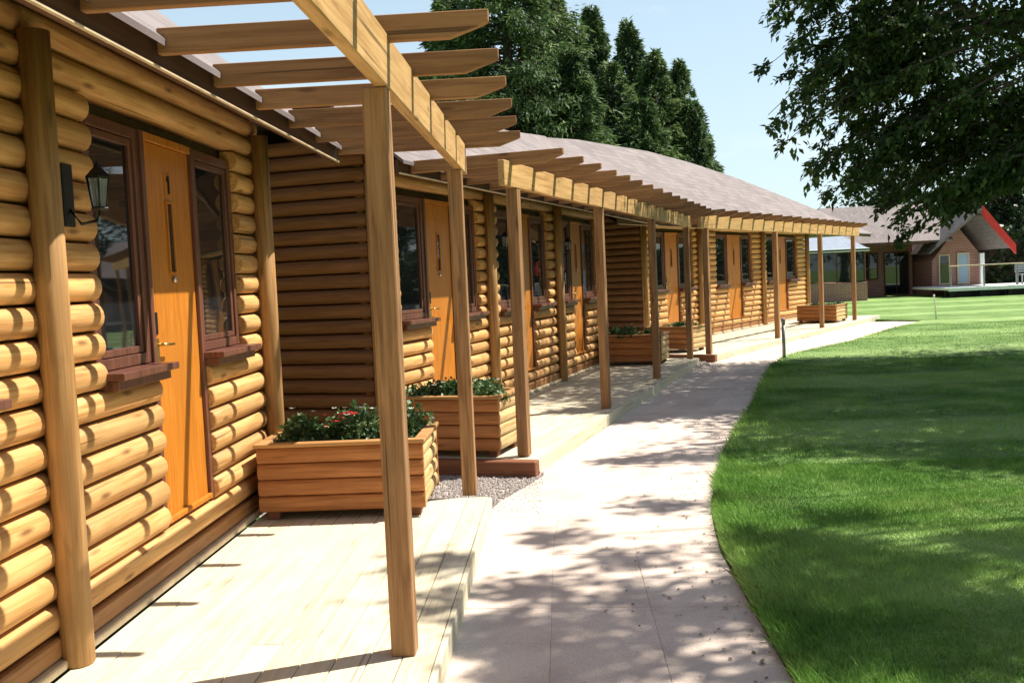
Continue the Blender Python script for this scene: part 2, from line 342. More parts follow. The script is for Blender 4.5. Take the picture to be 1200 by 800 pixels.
# gravel between the decks
def stones(name, area, n, label, size=.016):
    P = np.array([[random.uniform(*area[0]), random.uniform(*area[1]), -.008] for _ in range(n)])
    th = rng.uniform(0, 6.28, n); r = size*rng.uniform(.5, 1.3, n); V = []
    for k in range(n):
        p = P[k]; a = [p+[r[k]*math.cos(th[k]+q*1.571)*random.uniform(.7, 1.1), r[k]*math.sin(th[k]+q*1.571), random.uniform(-.003, .003)] for q in range(4)]
        t_ = p+[0, 0, r[k]*.8]
        for q in range(4): V += [a[q], a[(q+1) % 4], t_]
    tag(obj(name, bigmesh(name, np.array(V), 3, 'gravel_stone')), label, 'gravel', kind='stuff')
stones('gravel', ((-2.4, -.2), (6.9, 8.8)), 9000, 'loose pinkish grey gravel between the first two decks')
stones('gravel', ((.3, 2.6), (17.3, 19.6)), 3500, 'loose grey gravel between the second and third decks', .03)
# grass blades
def in_lawn(P):
    xr = np.interp(P[:, 1], [p[1] for p in RIGHTN], [p[0] for p in RIGHTN]); return P[:, 0] > xr-.02, xr
def blades(n, x1, y0, y1, h, w):
    P = np.c_[rng.uniform(.8, x1, n), rng.uniform(y0, y1, n)]
    # keep density higher close to the camera and inside the view wedge
    ok, xr = in_lawn(P); ok &= P[:, 0] < P[:, 1]*.60+1.6; P = P[ok]; xr = xr[ok]; n = len(P)
    edge = np.exp(-(P[:, 0]-xr)/.18)
    # clumpy variation
    cl = .75+.35*np.sin(P[:, 0]*3.1+np.sin(P[:, 1]*2.3)*2)*np.sin(P[:, 1]*2.7+P[:, 0])
    H = h*rng.uniform(.45, 1.0, n)*(cl+1.1*edge); th = rng.uniform(0, 6.28, n); ph = rng.uniform(0, 6.28, n)
    lean = H*rng.uniform(.1, .9, n); b0 = np.c_[P, np.full(n, .028)]
    s = np.c_[np.cos(th), np.sin(th), np.zeros(n)]*(w*rng.uniform(.6, 1.3, n))[:, None]
    tip = b0+np.c_[np.cos(ph)*lean-edge*.03, np.sin(ph)*lean, H]; mid = b0*.5+tip*.5; mid[:, :2] = b0[:, :2]*.65+tip[:, :2]*.35
    return np.stack([b0-s, b0+s, mid+s*.6, tip, mid-s*.6], 1)
G = np.concatenate([blades(220000, 5.6, 3.2, 8.2, .045, .0028), blades(130000, 9., 8, 17, .04, .005), blades(50000, 12., 16, 26, .028, .006)])
tag(obj('grass', bigmesh('grass', G, 5, 'grass_blade')), 'green lawn grass with longer tufts along the path edge', 'grass', kind='stuff')

nl = 420; yy = rng.uniform(3.4, 16, nl); xr_ = np.interp(yy, [p[1] for p in RIGHTN], [p[0] for p in RIGHTN])
P = np.c_[xr_-np.abs(rng.normal(0, .28, nl))-.01, yy, np.full(nl, .006)]
V = leaves(P, .028, 1., .55); V[:, :, 2] = .005+np.abs(V[:, :, 2]-.006)*.25
tag(obj('fallen_leaves', bigmesh('fallen_leaves', V, 4, 'dry_leaf')), 'small fallen leaves and crumbs scattered on the path beside the lawn', 'leaves', kind='stuff')

# ---------------------------------------------------------------- log cabins
PITCH = .1375; Z0 = .395; NR = 19; DECKZ = .12
def logmesh(L, mat='log_pine'):
    k = ('log', round(L, 3), mat)
    if k in CACHE: return CACHE[k]
    pr = [(-.125, .001), (-.062, .004)]
    for i in range(1, 8):
        a = -math.pi/2+math.pi*i/8; pr.append((-.062+.062*math.cos(a)**.85 if i != 4 else 0, PITCH/2+(PITCH/2-.004)*math.sin(a)))
    pr += [(-.062, PITCH-.004), (-.125, PITCH-.001)]
    n = len(pr); g = .0025
    ys = [-L/2+g, -L/2+g+.006, L/2-g-.006, L/2-g]; vs = []
    for j, y in enumerate(ys):
        for x, z in pr:
            if j in (0, 3): x = x-.006 if x > -.1 else x; z = PITCH/2+(z-PITCH/2)*.94
            vs.append((x, y, z))
    fs = [(j*n+i, j*n+(i+1) % n, (j+1)*n+(i+1) % n, (j+1)*n+i) for j in range(3) for i in range(n)]
    fs = [f[::-1] for f in fs]+[tuple(range(n)), tuple(reversed(range(3*n, 4*n)))]
    me = mesh_from('log', vs, fs, mat)
    bm = bmesh.new(); bm.from_mesh(me); bmesh.ops.recalc_face_normals(bm, faces=bm.faces[:]); bm.to_mesh(me); bm.free()
    sm = [abs(p.normal.y) < .5 and p.normal.x > -.5 for p in me.polygons]; me.polygons.foreach_set('use_smooth', sm)
    CACHE[k] = me; return me
def roundpost(cab, y, z0=DECKZ, z1=2.74, r=.066, x=.035):
    pts = [(0, 0, 0), (0, 0, .01), (0, 0, (z1-z0)*.5), (0, 0, z1-z0)]
    k = ('rp', round(z1-z0, 2), r)
    if k not in CACHE:
        vs, fs = tubemesh(pts, [r*.92, r*1.02, r, r*.96], 'round_post', 18); CACHE[k] = mesh_from('corner_post', vs, fs, 'round_post', True)
    return obj('corner_post', CACHE[k], cab, (x, y, z0))
def window(cab, y0, y1, z0=1.30, z1=2.52, fx=-.055, sub=False, casement=True):
    w = box('window', fx-.07, fx-.045, y0+.03, y1-.03, z0+.02, z1-.02, 'frame_mahogany', cab, .002)   # backing sash panel
    cx, cy, cz = w.location
    def sb(nm, a, b_, c_, d, e, f, mat, bev=.003):
        return box(nm, a-cx, b_-cx, c_-cy, d-cy, e-cz, f-cz, mat, w, bev)
    fw = .055
    sb('frame', fx-.06, fx, y0, y0+fw, z0, z1, 'frame_mahogany'); sb('frame', fx-.06, fx, y1-fw, y1, z0, z1, 'frame_mahogany')
    sb('frame', fx-.06, fx-.002, y0+fw, y1-fw, z1-fw, z1, 'frame_mahogany'); sb('frame', fx-.06, fx-.002, y0+fw, y1-fw, z0, z0+fw, 'frame_mahogany')
    a0, a1, b0, b1 = y0+fw+.004, y1-fw-.004, z0+fw+.004, z1-fw-.004; sw = .035
    for (p, q, r_, s_) in ((a0, a0+sw, b0, b1), (a1-sw, a1, b0, b1), (a0+sw, a1-sw, b0, b0+sw), (a0+sw, a1-sw, b1-sw, b1)):
        sb('sash', fx-.045, fx-.012, p, q, r_, s_, 'frame_mahogany')
    if sub: sb('sash', fx-.043, fx-.014, a0+sw, a1-sw, z0+.93, z0+.955, 'frame_mahogany')
    sb('pane', fx-.034, fx-.030, a0+sw-.004, a1-sw+.004, b0+sw-.004, b1-sw+.004, 'window_glass', 0)
    sb('sill', fx-.05, .085, y0-.03, y1+.02, z0-.040, z0-.004, 'frame_mahogany'); sb('apron', fx-.05, .045, y0-.01, y1, z0-.088, z0-.042, 'frame_mahogany')
    return w
def door(cab, y0, y1, z0=.40, z1=2.52, fx=-.05, number=None, handle_side=0):
    fw = .045
    d = box('door', fx-.055, fx-.012, y0+fw, y1-fw, z0+.01, z1-fw, 'door_oak', cab, .004); cx, cy, cz = d.location
    def sb(nm, a, b_, c_, d_, e, f, mat, bev=.003):
        return box(nm, a-cx, b_-cx, c_-cy, d_-cy, e-cz, f-cz, mat, d, bev)
    sb('frame', fx-.06, fx+.01, y0, y0+fw-.002, z0, z1, 'frame_mahogany'); sb('frame', fx-.06, fx+.01, y1-fw+.002, y1, z0, z1, 'frame_mahogany')
    sb('frame', fx-.06, fx+.008, y0+fw, y1-fw, z1-fw+.002, z1, 'door_oak')
    m_ = (y0+y1)/2; f_ = fx-.012
    sb('weather_bar', fx-.012, fx+.018, y0+fw+.004, y1-fw-.004, z0+.012, z0+.045, 'door_oak', .006)
    # recessed look of the long glazed slot, with beads round it
    zc0, zc1 = 1.78, 2.16
    sb('glazed_slot', f_-.004, f_+.003, m_-.035, m_+.035, zc0, zc1, 'window_glass', .001)
    for (p, q, r_, s_) in ((m_-.05, m_-.036, zc0-.015, zc1+.015), (m_+.036, m_+.05, zc0-.015, zc1+.015)): sb('bead', f_-.004, f_+.012, p, q, r_, s_, 'door_oak', .002)
    for (p, q, r_, s_) in ((m_-.035, m_+.035, zc0-.015, zc0-.001), (m_-.035, m_+.035, zc1+.001, zc1+.015)): sb('bead', f_-.004, f_+.012, p, q, r_, s_, 'door_oak', .002)
    # spy knob under the slot
    vs, fs = tubemesh([(0, 0, 0), (.014, 0, 0), (.02, 0, 0)], [.018, .018, .009], 'chrome', 10); obj('knocker', mesh_from('knocker', vs, fs, 'chrome', True), d, (f_+.004-cx, m_-cy, zc0-.045-cz))
    sb('number_plate', f_-.002, f_+.006, m_-.045, m_+.045, 2.20, 2.33, 'door_oak', .002)
    if number:
        nb = obj('door_number', mesh_from('door_number', [(.0, y, z) for y, z in
             [(-.006, 0), (.008, 0), (.008, .1), (-.004, .1), (-.022, .082), (-.022, .07), (-.006, .08)]]+[(.006, y, z) for y, z in
             [(-.006, 0), (.008, 0), (.008, .1), (-.004, .1), (-.022, .082), (-.022, .07), (-.006, .08)]],
             [tuple(range(7, 14)), tuple(range(6, -1, -1))]+[(i, (i+1) % 7, 7+(i+1) % 7, 7+i) for i in range(7)], 'black_metal'), d, (f_+.007-cx, m_-cy, 2.215-cz))
    hy = y0+fw+.05
    sb('lock_plate', f_-.002, f_+.007, hy-.018, hy+.018, 1.44, 1.56, 'black_metal', .002)
    sb('handle_plate', f_-.002, f_+.006, hy-.02, hy+.02, 1.28, 1.42, 'brass', .002)
    vs, fs = tubemesh([(0, 0, 0), (.045, 0, 0), (.05, .012, 0), (.05, .115, -.004)], [.009, .009, .009, .007], 'brass', 8)
    obj('handle', mesh_from('handle', vs, fs, 'brass', True), d, (f_-cx, hy-cy, 1.385-cz))
    return d
def cabin(label, ox, oy, ang, y0, y1, posts, opens, roofprof, group, endwall=True, s=.8, numbers=(), back=5.2):
    cab = thing('log_cabin', label, 'log cabin', (ox, oy, 0), -R(ang), group)
    # core behind everything, with plain end walls
    box('wall_core', -.26, -.135, y0+.16, y1-.02, DECKZ, 2.80, 'wall_core', cab, 0)
    box('wall_core', .6-back, -.262, y0+.152, y0+.20, DECKZ, 2.7, 'wall_core', cab, 0)
    box('wall_core', .6-back, -.262, y1-.08, y1-.02, DECKZ, 2.7, 'log_pine', cab, 0)
    box('wall_core', .6-back, .7-back, y0+.2, y1-.08, DECKZ, 2.7, 'log_pine', cab, 0)
    # logs: rows cut at the posts and at the door / window openings
    cuts = sorted([y0]+list(posts)+[y1])
    for r_ in range(-1, NR):
        zc = Z0+(r_+.5)*PITCH
        for a, b_ in zip(cuts[:-1], cuts[1:]):
            if b_-a < .1: continue
            segs = [(a, b_)]
            for (o0, d0, d1, o1) in opens:
                if o0 < a or o1 > b_: continue
                if zc > 2.53 or r_ < 0: continue
                lo, hi = (o0, o1) if zc > 1.21 else (d0, d1)
                segs = [p for sg in segs for p in ((sg[0], min(sg[1], lo)), (max(sg[0], hi), sg[1])) if p[1]-p[0] > .04]
            for p, q in segs:
                o = obj('log', logmesh(q-p), cab, (random.uniform(-.004, .002), (p+q)/2, Z0+r_*PITCH), (0, 0, random.uniform(-.0015, .0015))); o.scale.x = random.uniform(.94, 1.05)
    # skirting boards below the logs
    for a, b_ in zip(cuts[:-1], cuts[1:]):
        if b_-a < .1: continue
        box('skirting_board', -.10, -.006, a+.005, b_-.005, .165, .254, 'skirt_wood', cab, .008)
        box('base_trim', -.10, .022, a+.005, b_-.005, .122, .161, 'trim_light', cab, .006)
    for p in posts: roundpost(cab, p)
    for i, (o0, d0, d1, o1) in enumerate(opens):
        window(cab, o0+.004, d0-.002); window(cab, d1+.002, o1-.004)
        door(cab, d0, d1, number=(i in numbers))
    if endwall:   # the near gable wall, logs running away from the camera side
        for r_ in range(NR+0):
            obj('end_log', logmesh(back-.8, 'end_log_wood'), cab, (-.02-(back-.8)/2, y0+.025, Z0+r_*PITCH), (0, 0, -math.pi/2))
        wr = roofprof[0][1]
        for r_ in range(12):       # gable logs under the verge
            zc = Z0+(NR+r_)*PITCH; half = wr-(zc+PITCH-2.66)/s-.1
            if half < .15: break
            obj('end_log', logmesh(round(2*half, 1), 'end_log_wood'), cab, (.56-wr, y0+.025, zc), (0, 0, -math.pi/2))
        box('skirting_board', -3.7, -.12, y0+.03, y0+.1, DECKZ+.003, .396, 'skirt_wood', cab, .006)
    # fascia along the eaves with its light lower trim
    ya, yb = roofprof[0][0], roofprof[-1][0]
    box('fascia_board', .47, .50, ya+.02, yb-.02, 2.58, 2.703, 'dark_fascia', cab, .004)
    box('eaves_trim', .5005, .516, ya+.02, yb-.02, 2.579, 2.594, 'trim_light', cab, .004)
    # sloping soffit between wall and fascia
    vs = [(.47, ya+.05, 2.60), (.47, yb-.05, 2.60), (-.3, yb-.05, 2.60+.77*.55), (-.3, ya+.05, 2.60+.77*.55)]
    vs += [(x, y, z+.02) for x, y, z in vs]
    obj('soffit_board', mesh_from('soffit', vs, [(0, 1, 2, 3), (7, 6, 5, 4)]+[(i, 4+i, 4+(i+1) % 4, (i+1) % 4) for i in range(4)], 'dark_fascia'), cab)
    # roof: front slope, ridge/hip profile, back slope
    vs, fs = [], []; z0 = 2.69; xe = .56
    for (y, w) in roofprof:
        vs += [(xe, y, z0), (xe-w, y, z0+s*w), (xe-back, y, z0)]
    n = len(roofprof)
    for i in range(n-1):
        for j in range(2): fs.append((3*i+j, 3*i+3+j, 3*i+4+j, 3*i+1+j))
    nv = len(vs); th = .03
    vs2 = vs+[(x, y, z-th) for x, y, z in vs]
    f2 = fs+[tuple(nv+k for k in reversed(f)) for f in fs]
    ring = [3*i for i in range(n)]+[3*(n-1)+1, 3*(n-1)+2]+[3*i+2 for i in range(n-2, -1, -1)]+[1]
    f2 += [(ring[k], ring[(k+1) % len(ring)], nv+ring[(k+1) % len(ring)], nv+ring[k]) for k in range(len(ring))]
    me = mesh_from('roof', vs2, f2, 'roof_shingle')
    bm = bmesh.new(); bm.from_mesh(me); bmesh.ops.recalc_face_normals(bm, faces=bm.faces[:]); bm.to_mesh(me); bm.free()
    obj('roof', me, cab)
    return cab
GC = 'log cabins in a curved row'
def op(c, w=.76, ww=.72): return (c-w/2-ww, c-w/2, c+w/2, c+w/2+ww)
A = cabin('nearest golden log cabin with orange door numbered 1', -2.12, 0, 0, .9, 7.18, (1.0, 4.02, 7.06),
          [(1.36, 2.08, 2.84, 3.56), (4.56, 5.19, 5.95, 6.66)], [(.6, 2.6), (7.5, 2.6)], GC, endwall=False, numbers=(1,))
B = cabin('middle log cabin with three orange doors behind the second pergola', -.31, 13.74, 16, -5.03, 3.82, (-4.96, -1.9, 1.04, 3.74),
          [(-4.37, -3.65, -2.89, -2.17), (-1.5, -.81, -.05, .66), (1.29, 1.98, 2.72, 3.5)],
          [(-5.4, .86), (-4.6, .98), (-2.6, 1.25), (2.7, 1.76), (6.6, 2.3)], GC, back=3.5)
Cc = cabin('farthest log cabin of the curved row with three doors', 5.45, 27.2, 29.8, -7.54, 4.25, (-7.47, -4.45, .04, 4.17),
          [(-6.98, -6.27, -5.5, -4.75), (-3.3, -2.49, -1.44, -.7), (.45, 1.26, 2.35, 3.3)],
          [(-9.6, 2.2), (-6.5, 2.5), (-2.6, 2.6), (-.2, 2.45), (2.35, 2.1), (4.8, 1.55), (7.0, 1.0), (10.4, .02)], GC)

# ---------------------------------------------------------------- decks
def loc2w(ox, oy, ang, x, y):
    a = R(ang); return ox+x*math.cos(a)+y*math.sin(a), oy-x*math.sin(a)+y*math.cos(a)
def deck(label, ox, oy, ang, y0, y1, x0, x1, sleeper=None):
    d = thing('timber_deck', label, 'deck', (ox, oy, 0), -R(ang), 'timber decks along the cabins')
    n = int(round((x1-x0)/.142)); w = (x1-x0)/n
    for i in range(n):
        # boards butt-jointed at varying places
        cuts = [y0]; y = y0+random.uniform(1.6, 3.4)
        while y < y1-.8: cuts.append(y); y += random.uniform(2.4, 3.6)
        cuts.append(y1)
        for a, b_ in zip(cuts[:-1], cuts[1:]):
            o = box('deck_board', x0+i*w+.0025, x0+(i+1)*w-.0025, a+.0015, b_-.0015, DECKZ-.028, DECKZ+random.uniform(-.0006, .0008), 'deck_wood', d, .0015)
    box('edge_board', x1+.001, x1+.028, y0, y1, -.02, DECKZ-.001, 'deck_wood', d, .003)
    box('end_board', x0, x1, y1+.001, y1+.026, -.02, DECKZ-.002, 'deck_wood', d, .003)
    box('end_board', x0, x1, y0-.026, y0-.001, -.02, DECKZ-.002, 'deck_wood', d, .003)
    k = y0+.3
    while k < y1: box('joist', x0+.02, x1-.02, k, k+.045, -.03, DECKZ-.031, 'dark_fascia', d, 0); k += .6
    if sleeper:
        a, b_ = sleeper; box('sleeper', a, b_, y0-.15, y0-.028, -.04, DECKZ+.006, 'sleeper_wood', d, .008)
    return d
deck('pale timber deck in front of door 1 nearest the camera', -2.12, 0, 0, .9, 6.98, .03, 1.55)
deck('pale timber deck under the second pergola behind the first gravel gap', -.31, 13.74, 16, -5.12, 4.6, .03, 1.49, (.2, 1.56))
deck('farthest pale timber deck under the third pergola', 5.45, 27.2, 29.8, -9.0, 4.2, .03, 2.08, (.6, 2.14))

# ---------------------------------------------------------------- pergolas
def pergola(label, ox, oy, ang, posts, bx, b0, b1, raf, tipx, pbase, back=.52, zb=(2.44, 2.66)):
    p = thing('pergola', label, 'pergola', (ox, oy, 0), -R(ang), 'timber pergolas over the decks')
    for y, zz in zip(posts, pbase):
        box('post', bx-.105, bx-.005, y-.05, y+.05, zz, zb[0]-.001 if True else 0, 'square_post', p, .005)
    # beam in butt-jointed lengths over the posts
    box('beam', bx-.055, bx, b0, b1, zb[0]+.001, zb[1], 'beam_wood', p, .004)
    for y in raf:
        # rafter: tapered at its free end
        k = ('raf', round(tipx-back, 2), round(zb[1], 2))
        if k not in CACHE:
            L = tipx-back; h = .105; w = .0225
            prof = [(0, -h), (L-.16, -h), (L-.02, -h*.55), (L, -h*.45), (L, 0), (0, 0)]
            vs = [(x, -w, z) for x, z in prof]+[(x, w, z) for x, z in prof]; n = 6
            CACHE[k] = mesh_from('rafter', vs, [tuple(range(n)), tuple(range(2*n-1, n-1, -1))]+[(i, n+i, n+(i+1) % n, (i+1) % n) for i in range(n)], 'rafter_wood')
            bm = bmesh.new(); bm.from_mesh(CACHE[k]); bmesh.ops.bevel(bm, geom=list(bm.edges), offset=.003, segments=1, affect='EDGES'); bmesh.ops.recalc_face_normals(bm, faces=bm.faces[:]); bm.to_mesh(CACHE[k]); bm.free()
        obj('rafter', CACHE[k], p, (back, y, zb[1]+.075+random.uniform(-.004, .004)), (0, 0, R(random.uniform(-.25, .25))))
    return p
RA = [4.1+.665*k for k in range(-5, 6)]
pergola('nearest timber pergola above door 1 with bright sunlit beam', -2.12, 0, 0, (1.0, 4.05, 7.1), 1.47, .8, 7.45, RA, 1.88, (DECKZ,)*3)
pergola('second timber pergola with long sunlit beam between the first and last', -.31, 13.74, 16, (-4.98, -1.92, 1.29, 4.50), 1.43, -5.35, 4.75, [-5.15+.66*k for k in range(16)], 1.88, (DECKZ+.008, DECKZ, DECKZ, DECKZ), zb=(2.42, 2.63))
pergola('farthest timber pergola in front of the last cabin', 5.45, 27.2, 29.8, (-8.97, -4.95, -1.45, 1.8), 2.02, -9.3, 2.3, [-9.1+.67*k for k in range(17)], 2.4, (DECKZ+.008, DECKZ, DECKZ, DECKZ), zb=(2.42, 2.66))

# ---------------------------------------------------------------- planters
def planter(label, ox, oy, ang, x0, x1, y0, y1, z0=DECKZ, z1=.64, plants=260, red=0, plabel='', h=.16):
    a = R(ang); px, py = loc2w(ox, oy, ang, (x0+x1)/2, (y0+y1)/2)
    p = thing('planter', label, 'planter', (px, py, z0), -a, 'wooden planters beside the cabin doors')
    w, d, H = (x1-x0)/2, (y1-y0)/2, z1-z0; nb = 4; foot = .055; bh = (H-foot-.03)/nb
    def half(L, mat, hh):
        k = ('pl', round(L, 3), mat, round(hh, 3))
        if k in CACHE: return CACHE[k]
        pr = [(-.02, .001)]+[(-.004+.024*math.cos(t_), hh/2+(hh/2-.002)*math.sin(t_)) for t_ in np.linspace(-math.pi/2, math.pi/2, 7)]+[(-.02, hh-.001)]
        n = len(pr); vs = [(L*sx/2, -x, z) for sx in (-1, 1) for x, z in pr] if mat == 'planter_wood' else [(x, L*sx/2, z) for sx in (-1, 1) for x, z in pr]
        me = mesh_from('side_log', vs, [(i, (i+1) % n, n+(i+1) % n, n+i) for i in range(n)]+[tuple(range(n)), tuple(range(2*n-1, n-1, -1))], mat)
        bm = bmesh.new(); bm.from_mesh(me); bmesh.ops.recalc_face_normals(bm, faces=bm.faces[:]); bm.to_mesh(me); bm.free(); CACHE[k] = me; return me
    for i in range(nb):
        z = foot+i*bh
        obj('side_log', half(2*w, 'planter_wood', bh), p, (0, -d+.02, z)); obj('side_log', half(2*w, 'planter_wood', bh), p, (0, d-.02, z), (0, 0, math.pi))
        obj('side_log', half(2*d-.05, 'planter_side', bh), p, (w-.02, 0, z)); obj('side_log', half(2*d-.05, 'planter_side', bh), p, (-w+.02, 0, z), (0, 0, math.pi))
    zt = foot+nb*bh
    for (a0, a1, b0, b1) in ((-w-.015, w+.015, -d-.015, -d+.06), (-w-.015, w+.015, d-.06, d+.015)): box('rim_board', a0, a1, b0, b1, zt+.001, zt+.028, 'planter_rim', p, .004)
    for (a0, a1) in ((-w-.015, -w+.06), (w-.06, w+.015)): box('rim_board', a0, a1, -d+.062, d-.062, zt+.001, zt+.028, 'planter_rim', p, .004)
    for sx in (-1, 1):
        for sy in (-1, 1): box('foot', sx*(w-.08)-.04, sx*(w-.08)+.04, sy*(d-.09)-.04, sy*(d-.09)+.04, 0, foot, 'sleeper_wood', p, .004)
    box('soil', -w+.045, w-.045, -d+.045, d-.045, zt-.09, zt-.02, 'soil', p, 0)
    # bedding plants: leafy mounds with pale and red blooms
    zb = z0+zt-.02; V = []; nm = 9
    cs = [(random.uniform(-w+.12, w-.12), random.uniform(-d+.08, d-.1), random.uniform(.7, 1.15)) for _ in range(nm)]
    for cx_, cy_, s_ in cs:
        n = plants; u = norm(rng.normal(size=(n, 3))); u[:, 2] = np.abs(u[:, 2]); r_ = rng.uniform(.5, 1, n)[:, None]
        P = u*r_*np.array([.17, .14, h])*s_+np.array([cx_, cy_, .0]); V.append(leaves(P, .045, .3, .75, u*.8))
    V = np.concatenate(V); o = obj('bedding_plants', bigmesh('bedding_plants', V, 4, 'bedding_leaf'), None, (px, py, zb), (0, 0, -a))
    tag(o, plabel, 'plants', kind='stuff')
    def blooms(n, mat, name, lab, cx_, cy_, sp, hh):
        V = []
        for k in range(n):
            c = np.array([cx_+random.gauss(0, sp), cy_+random.gauss(0, sp*.7), hh+random.uniform(-.03, .03)])
            for q in range(6):
                th = q*1.047+random.random(); d_ = np.array([math.cos(th), math.sin(th), .35]); s_ = np.array([-math.sin(th), math.cos(th), 0])
                V.append([c, c+d_*.014+s_*.009, c+d_*.026, c+d_*.014-s_*.009])
        stem = []
        tag(obj(name, bigmesh(name, np.array(V), 4, mat), None, (px, py, zb), (0, 0, -a)), lab, 'flowers', kind='stuff')
    if red: blooms(red, 'red_petal', 'red_flowers', 'cluster of red blooms in the middle of the nearest planter', .0, -d+.2, .045, h*.9)
    blooms(9, 'white_petal', 'white_flowers', 'scattered creamy blooms among leaves of the '+plabel.split(' in the ')[-1], .05, 0, w*.42, h*1.02)
planter('nearest square log planter at the end of the first deck', -2.12, 0, 0, .07, 1.18, 6.46, 7.22, plants=330, red=14, plabel='leafy bedding plants in the nearest planter', h=.20)
planter('log planter on the second deck in front of door two', -.31, 13.74, 16, .16, 1.19, -5.10, -4.45, z1=.66, plabel='low leafy plants in the planter behind the second post', h=.14)
planter('dark log planter at the far end of the second deck', -.31, 13.74, 16, .04, 1.08, 3.35, 4.1, plabel='leafy plants in the planter at the far end of the second deck')
planter('log planter at the near end of the third deck', 5.45, 27.2, 29.8, .55, 1.5, -8.6, -7.9, z1=.62, plabel='small plants in the planter at the near end of the third deck', plants=150, h=.1)
planter('farthest log planter beside the last cabin door', 5.45, 27.2, 29.8, .75, 1.8, .55, 1.7, z1=.60, plabel='small plants in the farthest planter', plants=120, h=.08)

# ---------------------------------------------------------------- wall lanterns
def lantern(label, ox, oy, ang, y, z=2.10):
    x, yy = loc2w(ox, oy, ang, .0, y); L = thing('wall_lantern', label, 'lantern', (x, yy, z), -R(ang), 'black wall lanterns'); L.scale = (1., 1.1, 1.05)
    box('back_plate', .0, .014, -.04, .04, -.13, .13, 'black_metal', L, .004)
    tubeobj('arm', [(.012, 0, -.06), (.06, 0, -.12), (.13, 0, -.11), (.145, 0, -.07)], [.007]*4, 'black_metal', L, 8)
    vs, fs = tubemesh([(0, 0, -.07), (0, 0, -.06), (0, 0, -.055)], [.03, .04, .035], 'black_metal', 6); obj('lantern_base', mesh_from('b', vs, fs, 'black_metal'), L, (.145, 0, 0))
    vs, fs = tubemesh([(0, 0, -.054), (0, 0, .06)], [.03, .046], 'lantern_glass', 6); obj('lantern_glass', mesh_from('g', vs, fs, 'lantern_glass'), L, (.145, 0, 0))
    for k in range(6):
        c, s_ = math.cos(k*math.pi/3), math.sin(k*math.pi/3); tubeobj('glazing_bar', [(.145+.031*c, .031*s_, -.056), (.145+.048*c, .048*s_, .062)], [.0035, .0035], 'black_metal', L, 5)
    vs, fs = tubemesh([(0, 0, .061), (0, 0, .07), (0, 0, .105), (0, 0, .118), (0, 0, .135)], [.054, .056, .02, .012, .003], 'black_metal', 6); obj('lantern_roof', mesh_from('r', vs, fs, 'black_metal'), L, (.145, 0, 0))
lantern('black wall lantern beside the nearest window of cabin one', -2.12, 0, 0, 4.27)
lantern('black wall lantern beside the second bay of the middle cabin', -.31, 13.74, 16, -1.68)
lantern('black wall lantern beside the third bay of the middle cabin', -.31, 13.74, 16, 1.18)
lantern('black wall lantern on the farthest cabin', 5.45, 27.2, 29.8, -4.2)

# ---------------------------------------------------------------- bollard and marker
b_ = thing('path_light', 'slim grey bollard light at the edge of the path and lawn', 'bollard', (3.98, 18.1, 0))
tubeobj('stem', [(0, 0, -.03), (0, 0, .62)], [.032, .032], 'galvanised', b_, 14); tubeobj('lamp_head', [(0, 0, .62), (0, 0, .63), (0, 0, .72), (0, 0, .74)], [.026, .036, .036, .022], 'galvanised', b_, 14)
tubeobj('base_flange', [(0, 0, .001), (0, 0, .012)], [.06, .055], 'galvanised', b_, 14)
b_ = thing('lawn_marker', 'thin white marker stake leaning on the far lawn', 'marker', (10.4, 28.2, .03))
tubeobj('stake', [(0, 0, -.03), (-.05, 0, .62), (-.055, 0, .66)], [.022, .020, .006], 'white_paint', b_, 8); tubeobj('stake_cap', [(-.053, 0, .625), (-.057, 0, .68)], [.03, .026], 'white_paint', b_, 8)

